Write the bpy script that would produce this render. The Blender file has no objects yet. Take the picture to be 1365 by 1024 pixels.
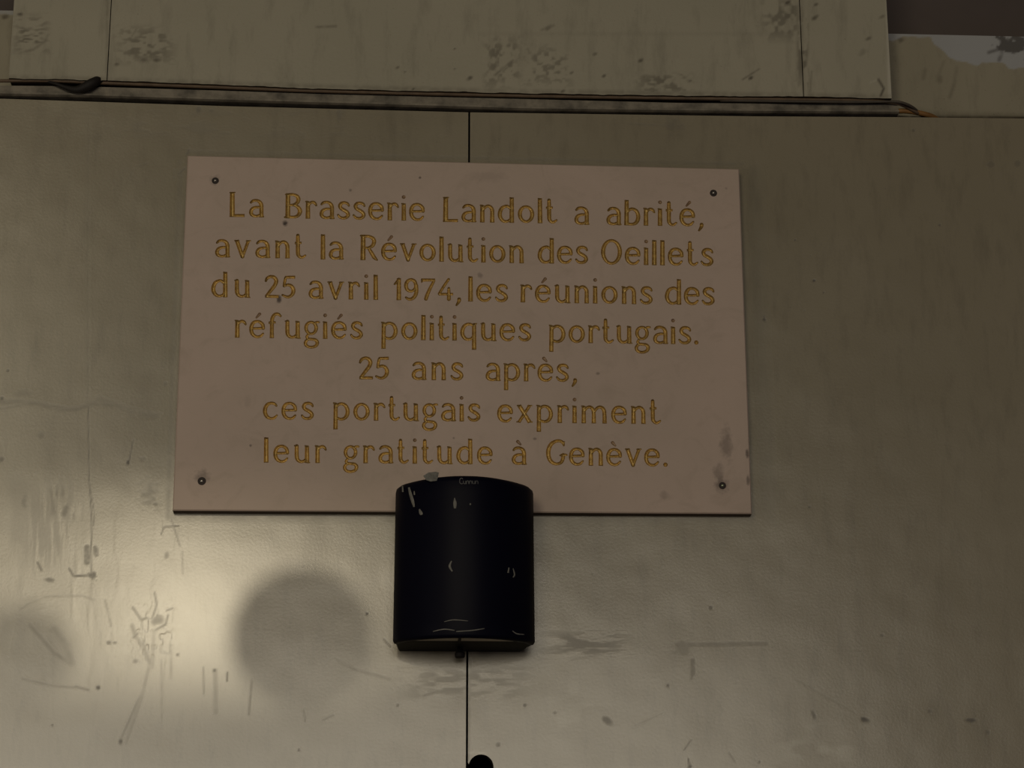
import bpy, math, random
import numpy as np
from mathutils import Matrix, Vector

S = bpy.context.scene
C = S.collection
random.seed(5); rng = np.random.default_rng(11)

# ------------------------------------------------------------------ camera
IW, IH, FPX = 1365.0, 1024.0, 3000.0
PITCH, YAW, ROLL = math.radians(16.99), math.radians(3.154), math.radians(-0.1325)
CAM = np.array([0.0, -2.4, 1.6])
cp, sp, cy, sy, cr, sr = math.cos(PITCH), math.sin(PITCH), math.cos(YAW), math.sin(YAW), math.cos(ROLL), math.sin(ROLL)
FW = np.array([sy*cp, cy*cp, sp]); RT0 = np.array([cy, -sy, 0.0]); UP0 = np.cross(RT0, FW)
RT = cr*RT0 + sr*UP0; UP = -sr*RT0 + cr*UP0
cam = bpy.data.cameras.new('camera'); cam.sensor_width = 36.0; cam.lens = FPX/IW*36.0
cam.clip_start = 0.05
co = bpy.data.objects.new('camera', cam); C.objects.link(co)
M = Matrix([[RT[i], UP[i], -FW[i], CAM[i]] for i in range(3)] + [[0, 0, 0, 1]])
co.matrix_world = M
S.camera = co

def P(px, py, d=0.0):
    """photo pixel -> point on the vertical plane standing d metres in front of the wall face"""
    v = RT*(px-IW/2)/FPX - UP*(py-IH/2)/FPX + FW
    k = (-d - CAM[1])/v[1]
    return CAM + v*k

def pix(x, y, z):
    """world arrays -> photo pixel arrays (used to read where a mark of the wall lies)"""
    a = np.stack([x-CAM[0], y-CAM[1]+0*x, z-CAM[2]])
    u, w, f = np.tensordot(RT, a, 1), np.tensordot(UP, a, 1), np.tensordot(FW, a, 1)
    return IW/2 + FPX*u/f, IH/2 - FPX*w/f

# ------------------------------------------------------------------ light
S.view_settings.view_transform = 'Standard'; S.view_settings.look = 'None'
S.view_settings.gamma = 1.0; S.view_settings.use_curve_mapping = False
S.view_settings.exposure = 0.0
wd = bpy.data.worlds.new('dusk'); S.world = wd; wd.use_nodes = True
wd.node_tree.nodes['Background'].inputs[0].default_value = (0.96, 0.90, 1.0, 1)
wd.node_tree.nodes['Background'].inputs[1].default_value = 0.010

SPOT_AT = (-0.92, -8.0, 3.62)
def aim(o, loc, to):
    o.location = loc
    o.rotation_euler = (Vector(to)-Vector(loc)).to_track_quat('-Z', 'Y').to_euler()

def lamp(name, kind, loc, to, watts, col, **kw):
    l = bpy.data.lights.new(name, kind); l.energy = watts; l.color = col
    for k, v in kw.items(): setattr(l, k, v)
    o = bpy.data.objects.new(name, l); C.objects.link(o); aim(o, loc, to); return o

# unseen area lights added behind the camera: their reflection is the lower-left sheen
lamp('added_rear_light', 'AREA', (-0.8, -9.0, 2.68), (-0.8, 0, 2.68), 132, (1.0, 0.90, 0.72), shape='RECTANGLE', size=5.8, size_y=1.7)
lamp('added_upper_left_light', 'AREA', (-3.2, -9.0, 4.7), (-3.2, 0, 4.7), 50, (1.0, 0.86, 0.58), shape='RECTANGLE', size=2.4, size_y=2.4)
# unseen key light to the left of the wall
lamp('unseen_left_light', 'AREA', (-1.35, -1.15, 1.95), (-0.3, 0, 2.15), 1.7, (1.0, 0.90, 0.78), shape='DISK', size=0.5)
# added spot far behind; two unseen globes added before it cast the round shadows
sl_ = lamp('added_spot_light', 'SPOT', SPOT_AT, (-0.235, 0, 2.098), 190, (1.0, 0.86, 0.60), shadow_soft_size=0.026, spot_size=math.radians(6.6), spot_blend=1.0)
sl_.scale = (1.0, 0.32, 1.0)              # an oval beam
# dim bluish light added to the right, its source unseen
lamp('unseen_bluish_light', 'AREA', (2.0, -1.6, 1.7), (0.3, 0, 2.0), 0.9, (0.70, 0.62, 1.0), shape='RECTANGLE', size=0.5, size_y=0.5)

# ------------------------------------------------------------------ object helpers
def tag(o, label=None, cat=None, group=None, kind=None):
    if label: o['label'] = label
    if cat: o['category'] = cat
    if group: o['group'] = group
    if kind: o['kind'] = kind
    return o

def mesh_obj(name, verts, faces, mat, parent=None, smooth=False, attrs=None, mat_idx=None):
    me = bpy.data.meshes.new(name)
    me.from_pydata([tuple(map(float, v)) for v in verts], [], [tuple(int(i) for i in f) for f in faces])
    for m in (mat if isinstance(mat, (list, tuple)) else [mat]): me.materials.append(m)
    if smooth: me.polygons.foreach_set('use_smooth', [True]*len(me.polygons))
    if mat_idx is not None: me.polygons.foreach_set('material_index', mat_idx)
    for k, v in (attrs or {}).items():
        a = me.attributes.new(k, 'FLOAT', 'POINT'); a.data.foreach_set('value', np.asarray(v, dtype=np.float32))
    me.update()
    o = bpy.data.objects.new(name, me); C.objects.link(o)
    if parent: o.parent = parent; o.matrix_parent_inverse = parent.matrix_world.inverted()
    return o

def empty(name, loc):
    o = bpy.data.objects.new(name, None); o.empty_display_size = 0.05
    C.objects.link(o); o.location = loc
    o.matrix_world = Matrix.Translation(loc)
    return o

class MB:
    def __init__(s): s.v = []; s.f = []
    def box(s, a, b):
        n = len(s.v)
        for z in (a[2], b[2]):
            s.v += [(a[0], a[1], z), (b[0], a[1], z), (b[0], b[1], z), (a[0], b[1], z)]
        s.f += [tuple(n+i for i in q) for q in ((3, 2, 1, 0), (4, 5, 6, 7), (0, 1, 5, 4), (1, 2, 6, 5), (2, 3, 7, 6), (3, 0, 4, 7))]
        return s
    def hexa(s, front, back):
        """front/back: four matching corner points each"""
        n = len(s.v); s.v += [tuple(p) for p in front] + [tuple(p) for p in back]
        s.f += [tuple(n+i for i in q) for q in ((0, 1, 2, 3), (7, 6, 5, 4), (1, 0, 4, 5), (2, 1, 5, 6), (3, 2, 6, 7), (0, 3, 7, 4))]
        return s
    def tube(s, pts, r, n=10, caps=True):
        pts = [np.array(p, float) for p in pts]
        rr = r if isinstance(r, (list, tuple)) else [r]*len(pts)
        b = len(s.v); ref = np.array([0.0, 1.0, 0.12])
        for i, p in enumerate(pts):
            t = pts[min(i+1, len(pts)-1)] - pts[max(i-1, 0)]; t /= np.linalg.norm(t)
            u = np.cross(t, ref); u /= np.linalg.norm(u); w = np.cross(u, t)
            for k in range(n):
                a = 2*math.pi*k/n; s.v.append(tuple(p + rr[i]*(math.cos(a)*u + math.sin(a)*w)))
        for i in range(len(pts)-1):
            for k in range(n):
                a0 = b+i*n+k; a1 = b+i*n+(k+1) % n
                s.f.append((a0, a1, a1+n, a0+n))
        if caps:
            s.f.append(tuple(b+k for k in reversed(range(n)))); s.f.append(tuple(b+(len(pts)-1)*n+k for k in range(n)))
        return s
    def lathe(s, c, prof, axis=(0, -1, 0), n=24, caps=True):
        """prof: list of (radius, distance along axis)"""
        ax = np.array(axis, float); ax /= np.linalg.norm(ax)
        u = np.cross(ax, [0.0, 0.3, 1.0]); u /= np.linalg.norm(u); w = np.cross(ax, u); b = len(s.v)
        for r, h in prof:
            for k in range(n):
                a = 2*math.pi*k/n; s.v.append(tuple(np.array(c) + ax*h + r*(math.cos(a)*u + math.sin(a)*w)))
        for i in range(len(prof)-1):
            for k in range(n):
                a0 = b+i*n+k; a1 = b+i*n+(k+1) % n; s.f.append((a0, a1, a1+n, a0+n))
        if caps:
            s.f.append(tuple(b+k for k in reversed(range(n)))); s.f.append(tuple(b+(len(prof)-1)*n+k for k in range(n)))
        return s
    def build(s, name, mat, parent=None, smooth=False):
        return mesh_obj(name, s.v, s.f, mat, parent, smooth)

def smooth_path(pts, k=8):
    pts = [np.array(p, float) for p in pts]; out = []
    for i in range(len(pts)-1):
        p0, p1, p2, p3 = pts[max(i-1, 0)], pts[i], pts[i+1], pts[min(i+2, len(pts)-1)]
        for j in range(k):
            t = j/k
            out.append(0.5*((2*p1) + (p2-p0)*t + (2*p0-5*p1+4*p2-p3)*t*t + (3*p1-p0-3*p2+p3)*t**3))
    out.append(pts[-1]); return out

# ------------------------------------------------------------------ materials
def srgb(r, g, b):
    f = lambda c: (c/255/12.92 if c/255 <= 0.04045 else ((c/255+0.055)/1.055)**2.4)
    return (f(r), f(g), f(b), 1)

class NT:
    def __init__(s, name):
        s.m = bpy.data.materials.new(name); s.m.use_nodes = True
        s.t = s.m.node_tree; s.b = s.t.nodes['Principled BSDF']
    def n(s, typ, **kw):
        nd = s.t.nodes.new(typ)
        for k, v in kw.items(): setattr(nd, k, v)
        return nd
    def l(s, a, b): s.t.links.new(a, b)
    def coords(s):
        return s.n('ShaderNodeNewGeometry').outputs['Position']
    def noise(s, scale, detail=3, rough=0.55, vec=None, stretch=None, dist=0.0):
        nd = s.n('ShaderNodeTexNoise'); nd.inputs['Scale'].default_value = scale
        nd.inputs['Detail'].default_value = detail; nd.inputs['Roughness'].default_value = rough
        nd.inputs['Distortion'].default_value = dist
        v = vec if vec is not None else s.coords()
        if stretch:
            mp = s.n('ShaderNodeMapping'); mp.inputs['Scale'].default_value = stretch; s.l(v, mp.inputs['Vector']); v = mp.outputs[0]
        s.l(v, nd.inputs['Vector']); return nd.outputs['Fac']
    def ramp(s, fac, a, b, ca=(0, 0, 0, 1), cb=(1, 1, 1, 1)):
        r = s.n('ShaderNodeValToRGB'); r.color_ramp.elements[0].position = a; r.color_ramp.elements[1].position = b
        r.color_ramp.elements[0].color = ca; r.color_ramp.elements[1].color = cb
        s.l(fac, r.inputs[0]); return r.outputs[0]
    def mix(s, fac, a, b, mode='MIX'):
        x = s.n('ShaderNodeMix', data_type='RGBA', blend_type=mode)
        for sock, v in ((x.inputs['Factor'], fac), (x.inputs['A'], a), (x.inputs['B'], b)):
            if isinstance(v, (int, float)): sock.default_value = v
            elif isinstance(v, tuple): sock.default_value = v
            else: s.l(v, sock)
        return x.outputs['Result']
    def math(s, op, a, b=0.0):
        x = s.n('ShaderNodeMath', operation=op)
        for i, v in enumerate((a, b)):
            if isinstance(v, (int, float)): x.inputs[i].default_value = v
            else: s.l(v, x.inputs[i])
        return x.outputs[0]
    def attr(s, name):
        a = s.n('ShaderNodeAttribute'); a.attribute_name = name; return a.outputs['Fac']
    def bump(s, hs, strength=1.0):
        prev = None
        for h, dist in hs:
            b = s.n('ShaderNodeBump'); b.inputs['Strength'].default_value = strength; b.inputs['Distance'].default_value = dist
            s.l(h, b.inputs['Height'])
            if prev is not None: s.l(prev, b.inputs['Normal'])
            prev = b.outputs[0]
        s.l(prev, s.b.inputs['Normal'])
    def set(s, col=None, rough=None, metal=None, spec=None):
        for k, v in (('Base Color', col), ('Roughness', rough), ('Metallic', metal), ('Specular IOR Level', spec)):
            if v is None: continue
            if isinstance(v, (int, float, tuple)): s.b.inputs[k].default_value = v
            else: s.l(v, s.b.inputs[k])
        return s.m

def painted_wall(name, base, tint, grime_and_shade, pale, rough=0.4, spec=0.5, peel=0.00008, coat=0.0):
    t = NT(name)
    c = t.mix(t.ramp(t.noise(5, 4), 0.35, 0.7), base, tint)
    c = t.mix(t.math('MULTIPLY', t.ramp(t.noise(60, 5, 0.65, stretch=(1, 1, 0.25)), 0.50, 0.75), 0.22), c, grime_and_shade)
    c = t.mix(t.math('MULTIPLY', t.ramp(t.noise(420, 2), 0.66, 0.78), 0.35), c, grime_and_shade)
    c = t.mix(t.attr('pale'), c, pale)
    c = t.mix(t.attr('grime_and_shade'), c, grime_and_shade)
    rg = t.math('ADD', t.math('MULTIPLY', t.attr('grime_and_shade'), 0.3), rough)
    t.bump([(t.noise(330, 3, 0.6), peel), (t.noise(9, 2), 0.0012), (t.attr('grime_and_shade'), -0.00012), (t.attr('relief'), 0.0008)])
    t.b.inputs['Coat Weight'].default_value = coat; t.b.inputs['Coat Roughness'].default_value = 0.17
    return t.set(c, rg, 0.0, spec)

M_panel = painted_wall('aged_cream_paint', srgb(149, 140, 119), srgb(141, 132, 111), srgb(52, 43, 33), srgb(176, 170, 152), rough=0.27, spec=0.95, coat=0.26)
M_fascia = painted_wall('aged_green_grey_paint', srgb(174, 168, 150), srgb(166, 161, 143), srgb(52, 44, 36), srgb(196, 191, 176), rough=0.55, spec=0.3, peel=0.0002)
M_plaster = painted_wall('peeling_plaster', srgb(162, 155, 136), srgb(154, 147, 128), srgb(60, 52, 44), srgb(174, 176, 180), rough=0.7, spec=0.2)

def plain(name, col, rough=0.5, metal=0.0, spec=0.5, var=0.0, scale=40, bump=0.0, bscale=300):
    t = NT(name)
    c = col
    if var: c = t.mix(t.math('MULTIPLY', t.ramp(t.noise(scale, 4, 0.6), 0.35, 0.7), var), col, tuple(x*0.25 for x in col[:3])+(1,))
    if bump: t.bump([(t.noise(bscale, 3), bump)])
    return t.set(c, rough, metal, spec)

M_dark = plain('dark_recess_paint', srgb(104, 95, 92), 0.9, spec=0.1, var=0.2, scale=6)
M_black = plain('painted_dark_depth', (0.004, 0.004, 0.004, 1), 0.95, spec=0.0)
M_edge = plain('raw_panel_edge', srgb(70, 58, 44), 0.8, var=0.4)
M_rail = plain('weathered_grey_metal', srgb(138, 130, 116), 0.6, 0.1, var=0.85, scale=55, bump=0.0004, bscale=160)
M_brown = plain('brown_cable_sheath', srgb(112, 92, 72), 0.6, var=0.5, scale=70)
M_ochre = plain('ochre_cable_sheath', srgb(150, 108, 58), 0.6, var=0.4, scale=70)
M_grey = plain('grey_cable_sheath', srgb(84, 76, 66), 0.6, var=0.4, scale=70)
M_blackrubber = plain('black_cable_sheath', srgb(26, 20, 16), 0.7)
M_screw = plain('dull_steel', srgb(205, 200, 190), 0.32, 0.9, var=0.3, scale=200)
M_lit_screw = plain('greenish_lit_steel', srgb(190, 200, 170), 0.3, 0.8, var=0.3, scale=200)  # greenish light on the last screw put into its colour
M_hole = plain('dark_countersink', srgb(52, 42, 38), 0.7, var=0.4, scale=200)
M_shell = plain('black_plastic', (0.0022, 0.0022, 0.009, 1), 0.5, spec=0.10, bump=0.00005, bscale=500)  # blue side light put into the base colour as a navy tint
M_shellback = plain('matt_black_plastic', (0.003, 0.003, 0.004, 1), 0.6, spec=0.2)
M_under = plain('lightened_underside_plastic', srgb(226, 216, 202), 0.6, var=0.3)  # coloured near white to make up for the dim light underneath
M_splash = plain('dried_white_splash', srgb(132, 130, 124), 0.7, var=0.5, scale=300)
M_mark = plain('worn_silver_print', srgb(74, 74, 76), 0.5, var=0.6, scale=600)
M_pave = plain('grey_paving', srgb(70, 66, 62), 0.8, var=0.3, scale=8, bump=0.001, bscale=60)
M_post = plain('dark_green_iron', srgb(30, 36, 32), 0.5, 0.3)
M_globe = plain('shadow_globe_grey', srgb(40, 40, 40), 0.5)

def stone():
    t = NT('pink_marble')
    c = t.mix(t.ramp(t.noise(7, 5, 0.6, dist=0.6), 0.3, 0.72), srgb(200, 179, 166), srgb(190, 171, 157))
    c = t.mix(t.math('MULTIPLY', t.ramp(t.noise(26, 6, 0.7, dist=1.2), 0.52, 0.74), 0.30), c, srgb(156, 140, 122))
    c = t.mix(t.math('MULTIPLY', t.ramp(t.noise(500, 2), 0.6, 0.8), 0.10), c, srgb(120, 100, 88))
    return t, c
def stone_mat():
    t, c = stone()
    # individual stains: (pixel x, pixel y, radius x, radius z in px, strength)
    spots = [(380, 298, 4.5, 4.5, .95), (372, 399, 4, 7, .85), (467, 254, 3, 3, .6), (560, 237, 2.5, 2.5, .7), (605, 584, 2, 2, .5),
             (713, 585, 3, 2.5, .5), (640, 367, 4.5, 5, .4), (797, 498, 3.5, 3, .45), (968, 592, 10, 26, .42), (958, 632, 9, 18, .38),
             (996, 604, 3, 7, .7), (997, 640, 3, 9, .6), (269, 636, 12, 12, .45), (963, 647, 12, 12, .4), (287, 240, 9, 9, .35), (334, 594, 2, 2, .6),
             (885, 660, 7, 7, .25), (330, 535, 5, 12, .12), (650, 235, 30, 10, .12), (968, 251, 3, 3, .3)]
    geo = t.coords(); nz = t.noise(180, 3)
    for px, py, rx, rz, k in spots:
        p = P(px, py, 0.014); q = 0.00083
        mp = t.n('ShaderNodeMapping', vector_type='POINT')
        sx, sz = 1/(rx*q), 1/(rz*q)
        mp.inputs['Scale'].default_value = (sx, 0.0, sz); mp.inputs['Location'].default_value = (-p[0]*sx, 0, -p[2]*sz)
        t.l(geo, mp.inputs['Vector'])
        ln = t.n('ShaderNodeVectorMath', operation='LENGTH'); t.l(mp.outputs[0], ln.inputs[0])
        d = t.math('ADD', ln.outputs['Value'], t.math('MULTIPLY', t.math('SUBTRACT', nz, 0.5), 1.4))
        f = t.math('MULTIPLY', t.ramp(d, 0.35, 1.25, (1, 1, 1, 1), (0, 0, 0, 1)), k)
        c = t.mix(f, c, srgb(58, 44, 40))
    t.bump([(t.noise(500, 3), 0.00006), (t.noise(30, 3), 0.0004)])
    return t.set(c, 0.5, 0.0, 0.4)
M_stone = stone_mat()
def stone_edge():
    t, c = stone(); return t.set(t.mix(0.8, c, srgb(62, 48, 40)), 0.7, 0.0, 0.3)  # edge darkened in colour for the shaded line under the slab
M_stone_edge = stone_edge()
def gold(name, a, b, lo, hi, metal):
    t = NT(name)
    c = t.mix(t.ramp(t.noise(240, 4, 0.7), lo, hi), a, b)
    t.bump([(t.noise(900, 3), 0.00008)])
    return t.set(c, 0.38, metal, 0.5)
M_gold = gold('worn_gilding', srgb(196, 166, 102), srgb(146, 116, 66), 0.42, 0.72, 0.6)
M_gold_dark = gold('tarnished_gilding', srgb(160, 130, 98), srgb(118, 94, 72), 0.4, 0.7, 0.1)

# ------------------------------------------------------------------ value noise for the masks of wear and painted shade
def vnoise(x, y, s, seed=0):
    x = x/s; y = y/s
    xi = np.floor(x).astype(np.int64); yi = np.floor(y).astype(np.int64); fx = x-xi; fy = y-yi
    fx = fx*fx*(3-2*fx); fy = fy*fy*(3-2*fy)
    def h(a, b):
        n = (a*374761393 + b*668265263 + seed*69069*7919) & 0x7fffffff
        n = ((n ^ (n >> 13))*1274126177) & 0x7fffffff
        return ((n ^ (n >> 16)) & 0xffff)/65535.0
    return (h(xi, yi)*(1-fx)+h(xi+1, yi)*fx)*(1-fy) + (h(xi, yi+1)*(1-fx)+h(xi+1, yi+1)*fx)*fy

class WearAndShade:
    """marks of wear and painted shade read at the wall's own points"""
    def __init__(s, px, py):
        s.x, s.y = px, py; s.g = np.zeros_like(px); s.p = np.zeros_like(px); s.r = np.zeros_like(px)
    def _win(s, pts, m):
        a = np.array(pts); return np.nonzero((s.x > a[:, 0].min()-m) & (s.x < a[:, 0].max()+m) & (s.y > a[:, 1].min()-m) & (s.y < a[:, 1].max()+m))
    def line(s, pts, w, k, soft=1.0, ch='g', nz=0.0, ns=6):
        I = s._win(pts, 2*w+3*soft+4)
        if len(I[0]) == 0: return
        x, y = s.x[I], s.y[I]; d = np.full(x.shape, 1e9)
        for (ax, ay), (bx, by) in zip(pts[:-1], pts[1:]):
            L = max((bx-ax)**2+(by-ay)**2, 1e-6); t = np.clip(((x-ax)*(bx-ax)+(y-ay)*(by-ay))/L, 0, 1)
            d = np.minimum(d, np.hypot(x-ax-t*(bx-ax), y-ay-t*(by-ay)))
        v = k*np.clip((w/2+soft-d)/(2*soft)+0.0, 0, 1)
        if nz: v *= np.clip(1-nz+2*nz*(vnoise(x, y, ns, 3)-0.1), 0, 1)
        t = getattr(s, ch); t[I] = np.maximum(t[I], v)
    def blob(s, cx, cy, rx, ry, k, soft=0.5, ch='g', nz=0.35, ns=5, rot=0.0):
        R = max(rx, ry)*2.2
        I = s._win([(cx, cy)], R)
        if len(I[0]) == 0: return
        x, y = s.x[I]-cx, s.y[I]-cy; c, q = math.cos(rot), math.sin(rot)
        d = np.hypot((x*c+y*q)/rx, (-x*q+y*c)/ry) + nz*2*(vnoise(s.x[I], s.y[I], ns, 9)-0.5)
        v = k*np.clip((1+soft-d)/(2*soft), 0, 1)
        t = getattr(s, ch); t[I] = np.maximum(t[I], v)
    def patch(s, x0, x1, y0, y1, k, sx, sy, thr=0.55, ch='g', seed=1):
        I = s._win([(x0, y0), (x1, y1)], 0)
        if len(I[0]) == 0: return
        x, y = s.x[I], s.y[I]
        n = 0.6*vnoise(x/sx, y/sy, 1.0, seed)+0.4*vnoise(x/sx*2.3, y/sy*2.3, 1.0, seed+5)
        e = np.clip(np.minimum(np.minimum((x-x0), (x1-x))/(0.3*(x1-x0)), np.minimum((y-y0), (y1-y))/(0.3*(y1-y0))), 0, 1)
        v = k*np.clip((n-thr)/0.15, 0, 1)*e
        t = getattr(s, ch); t[I] = np.maximum(t[I], v)

def panel_wear_and_shade(w):
    # wavy dirt line left of the plaque
    w.line([(-20, 536), (20, 535), (50, 537), (80, 546), (105, 545), (125, 537), (150, 540)], 4, .38, 3, nz=.5, ns=9)
    w.line([(0, 545), (40, 538), (80, 542), (100, 547)], 2.5, .35, 2, nz=.5)
    w.line([(118, 538), (132, 532), (150, 538), (175, 548), (208, 556)], 7, .22, 4, nz=.7, ns=7)
    w.blob(204, 554, 9, 4, .3, .6); w.blob(32, 524, 12, 5, .2)
    # long scratch at the old tape line
    w.line([(118, 155), (117, 400), (118, 540)], 1.4, .22, .8); w.line([(118, 540), (119, 640), (122, 690), (121, 765)], 1.6, .5, .8)
    w.line([(119, 640), (125, 680), (125, 700)], 1.2, .4, .7)
    w.line([(116, 155), (116, 540)], 8, .06, 3)
    # torn label marks and smears
    w.line([(116, 730), (116, 749)], 8, .5, 1.2, nz=.45, ns=3); w.line([(127, 730), (128, 739)], 6, .5, 1.2, nz=.45, ns=3); w.blob(123, 768, 6, 3.5, .7, .4, nz=.8, ns=3)
    w.line([(92, 758), (98, 768), (118, 767), (124, 768)], 2.2, .7, 1, nz=.4); w.line([(50, 750), (55, 760)], 3, .5, 1); w.blob(66, 773, 7, 2.5, .5)
    w.line([(178, 586), (173, 612)], 1.8, .6, .8); w.blob(171, 616, 2.6, 4, .85, .3)
    w.blob(198, 658, 9, 12, .3, .8, nz=.9); w.blob(207, 672, 3, 2, .5); w.blob(190, 612, 4, 3, .3)
    w.line([(215, 712), (219, 702), (238, 701)], 1.6, .6, .8, nz=.3); w.line([(228, 690), (240, 728)], 2, .28, 1); w.line([(243, 735), (244, 765)], 2, .22, 1)
    # rubbed vertical smears
    w.patch(10, 120, 628, 775, .22, 5, 60, .48, seed=21); w.patch(55, 110, 640, 700, .36, 4, 24, .5, seed=23)
    w.patch(-40, 60, 560, 900, .15, 30, 60, .5, seed=25)
    w.blob(87, 682, 4, 9, .45, .6, rot=.3); w.blob(32, 668, 4, 10, .35); w.blob(222, 740, 3, 4, .4)
    # spots
    for x, y, r, k in [(11, 494, 2.2, .7), (3, 531, 2.5, .6), (221, 512, 2.5, .35), (56, 580, 4, .3), (2, 612, 4, .5), (489, 818, 2, .8), (286, 894, 2, .8),
                       (237, 873, 1.6, .7), (131, 917, 2.4, .75), (161, 989, 3, .7), (398, 1000, 1.6, .6), (70, 967, 1.5, .5), (1085, 374, 2, .9), (1019, 426, 2, .9),
                       (1098, 390, 1.3, .7), (1060, 320, 1.4, .7), (1080, 341, 1.2, .5), (1072, 414, 1.2, .5), (1253, 300, 1.6, .6), (948, 810, 2.2, .6), (1176, 847, 3, .5),
                       (891, 914, 1.8, .6), (1079, 676, 1.5, .6), (790, 765, 1.6, .5), (1240, 948, 3, .4), (1317, 976, 3, .45), (1013, 1016, 1.8, .5), (920, 1022, 2.4, .8), (1321, 220, 4, .3), (1356, 218, 4, .35), (1218, 174, 2, .5), (530, 940, 2, .4), (700, 940, 2, .5), (740, 950, 2, .45), (664, 993, 3, .4)]:
        w.blob(x, y, r, r, k, .4)
    w.line([(1018, 421), (1020, 429)], 1.6, .8, .8)
    # claw shaped scuffs low on the left
    w.line([(206, 790), (209, 806), (203, 824)], 2, .5, 1, nz=.3); w.line([(177, 810), (188, 826), (196, 824)], 2.5, .45, 1.2, nz=.4)
    w.blob(210, 827, 6, 5, .5, .5, nz=.7); w.line([(207, 840), (221, 832), (224, 820)], 2.2, .55, 1, nz=.3); w.line([(222, 814), (230, 811)], 2, .5, 1)
    w.line([(176, 834), (180, 848), (190, 860), (200, 884)], 4, .3, 2, nz=.4); w.line([(200, 884), (190, 925), (170, 985)], 3, .22, 2, nz=.5)
    w.line([(178, 850), (183, 845)], 2.2, .5, 1); w.line([(205, 840), (203, 890)], 3, .2, 2)
    w.line([(186, 930), (160, 988)], 2.5, .32, 1.5, nz=.4); w.line([(190, 930), (168, 992)], 1.6, .22, 1.2)
    w.line([(215, 880), (216, 965)], 2, .18, 1.2, nz=.5); w.line([(228, 860), (228, 905)], 2.5, .22, 1.5, nz=.5)
    w.blob(145, 857, 3, 2, .5); w.blob(153, 857, 3, 2, .5); w.line([(140, 800), (148, 835)], 2.2, .25, 1.2, nz=.5); w.blob(180, 882, 3, 3, .35)
    w.line([(28, 812), (36, 806), (60, 795), (110, 794), (125, 800)], 2, .22, 1.4, nz=.6)
    # arcs and bows at far left
    w.line([(40, 833), (55, 850), (70, 868), (92, 884)], 3, .34, 2, nz=.4); w.line([(72, 838), (88, 860), (95, 884)], 7, .24, 4, nz=.5)
    w.line([(30, 905), (70, 914), (112, 918)], 2, .28, 1.4, nz=.4); w.line([(100, 915), (118, 920)], 2.5, .35, 1.2)
    w.line([(287, 895), (288, 950)], 5, .22, 2, nz=.4); w.line([(303, 897), (303, 908)], 2, .6, .8); w.line([(336, 906), (332, 952)], 2.4, .4, 1.2, nz=.4)
    w.line([(271, 890), (272, 925)], 2, .3, 1, nz=.4); w.line([(405, 945), (407, 962)], 1.8, .35, 1); w.line([(430, 960), (445, 953)], 2, .3, 1)
    w.line([(450, 880), (475, 893), (520, 905)], 3, .25, 2, nz=.5)
    # scuffs by the box, streaky darker patches below it
    w.line([(512, 852), (521, 862)], 2, .5, 1); w.patch(520, 720, 885, 935, .32, 26, 6, .45, seed=31); w.line([(540, 912), (600, 925)], 3, .28, 2, nz=.6); w.line([(565, 927), (585, 921)], 3, .35, 1.5)
    w.patch(715, 850, 836, 880, .42, 24, 3.0, .45, seed=33); w.line([(740, 868), (800, 858)], 2.5, .3, 1.5, nz=.6); w.line([(745, 858), (830, 846)], 2, .22, 1.5, nz=.6)
    w.line([(760, 880), (800, 872)], 2, .2, 1.2)
    # tape residue right of the box
    w.line([(903, 859), (1022, 858)], 5.5, .30, .8, nz=.35, ns=5); w.blob(911, 864, 12, 9, .25, .3, nz=.4); w.line([(924, 880), (924, 897)], 6.5, .38, .8, nz=.3); w.line([(924, 897), (922, 905)], 3, .35, .8)
    # chips along the bottom right
    w.blob(810, 961, 7, 4, .5, .4, rot=.5); w.blob(1153, 959, 6, 3.5, .8, .35, rot=.4); w.blob(1295, 960, 8, 3, .75, .35); w.blob(1085, 953, 2.5, 6, .5, .4, rot=-.3)
    w.line([(1060, 905), (1100, 928), (1140, 950)], 2, .25, 1.5, nz=.5); w.line([(912, 1000), (922, 986)], 1.6, .45, .8); w.line([(972, 1003), (980, 1015)], 1.4, .4, .8); w.line([(918, 1012), (920, 1024)], 2, .6, .8); w.line([(845, 968), (885, 950)], 1.6, .15, 1.2)
    # dirt around plaque and under rail; plaque's shadow painted at right and below
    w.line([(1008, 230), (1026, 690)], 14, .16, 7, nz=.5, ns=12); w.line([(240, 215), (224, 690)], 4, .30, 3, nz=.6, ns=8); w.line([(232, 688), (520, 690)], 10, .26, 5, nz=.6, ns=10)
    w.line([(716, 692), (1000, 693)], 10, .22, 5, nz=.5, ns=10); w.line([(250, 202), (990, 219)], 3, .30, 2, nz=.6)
    w.line([(238, 232), (247, 224)], 1.8, .55, 1); w.line([(250, 205), (252, 200)], 3, .5, 1); w.line([(232, 226), (232, 240)], 1.4, .4, 1)
    w.patch(0, 620, 140, 190, .18, 30, 10, .5, seed=41); w.blob(898, 168, 8, 10, .32, .7, nz=.8); w.line([(840, 165), (900, 168)], 2, .3, 1.5, nz=.6)
    w.line([(172, 238), (180, 222), (196, 218)], 2, .2, 1.4, nz=.5); w.blob(265, 146, 3, 4, .5); w.blob(452, 152, 3, 8, .35); w.blob(282, 147, 3, 2, .4)
    w.line([(716, 690), (760, 860)], 3, .08, 10)  # box's cast shadow painted as a soft dark line
    w.blob(632, 1004, 12, 10, .0); w.line([(627, 880), (624, 1024)], 3, .30, 2, nz=.6, ns=5)
    # paler areas, some rubbed and chipped
    w.line([(622, 1004), (633, 1003), (646, 1005)], 4, .8, 1.5, ch='p', nz=.5, ns=3); w.patch(700, 860, 900, 1000, .35, 40, 20, .5, ch='p', seed=51)
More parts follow.
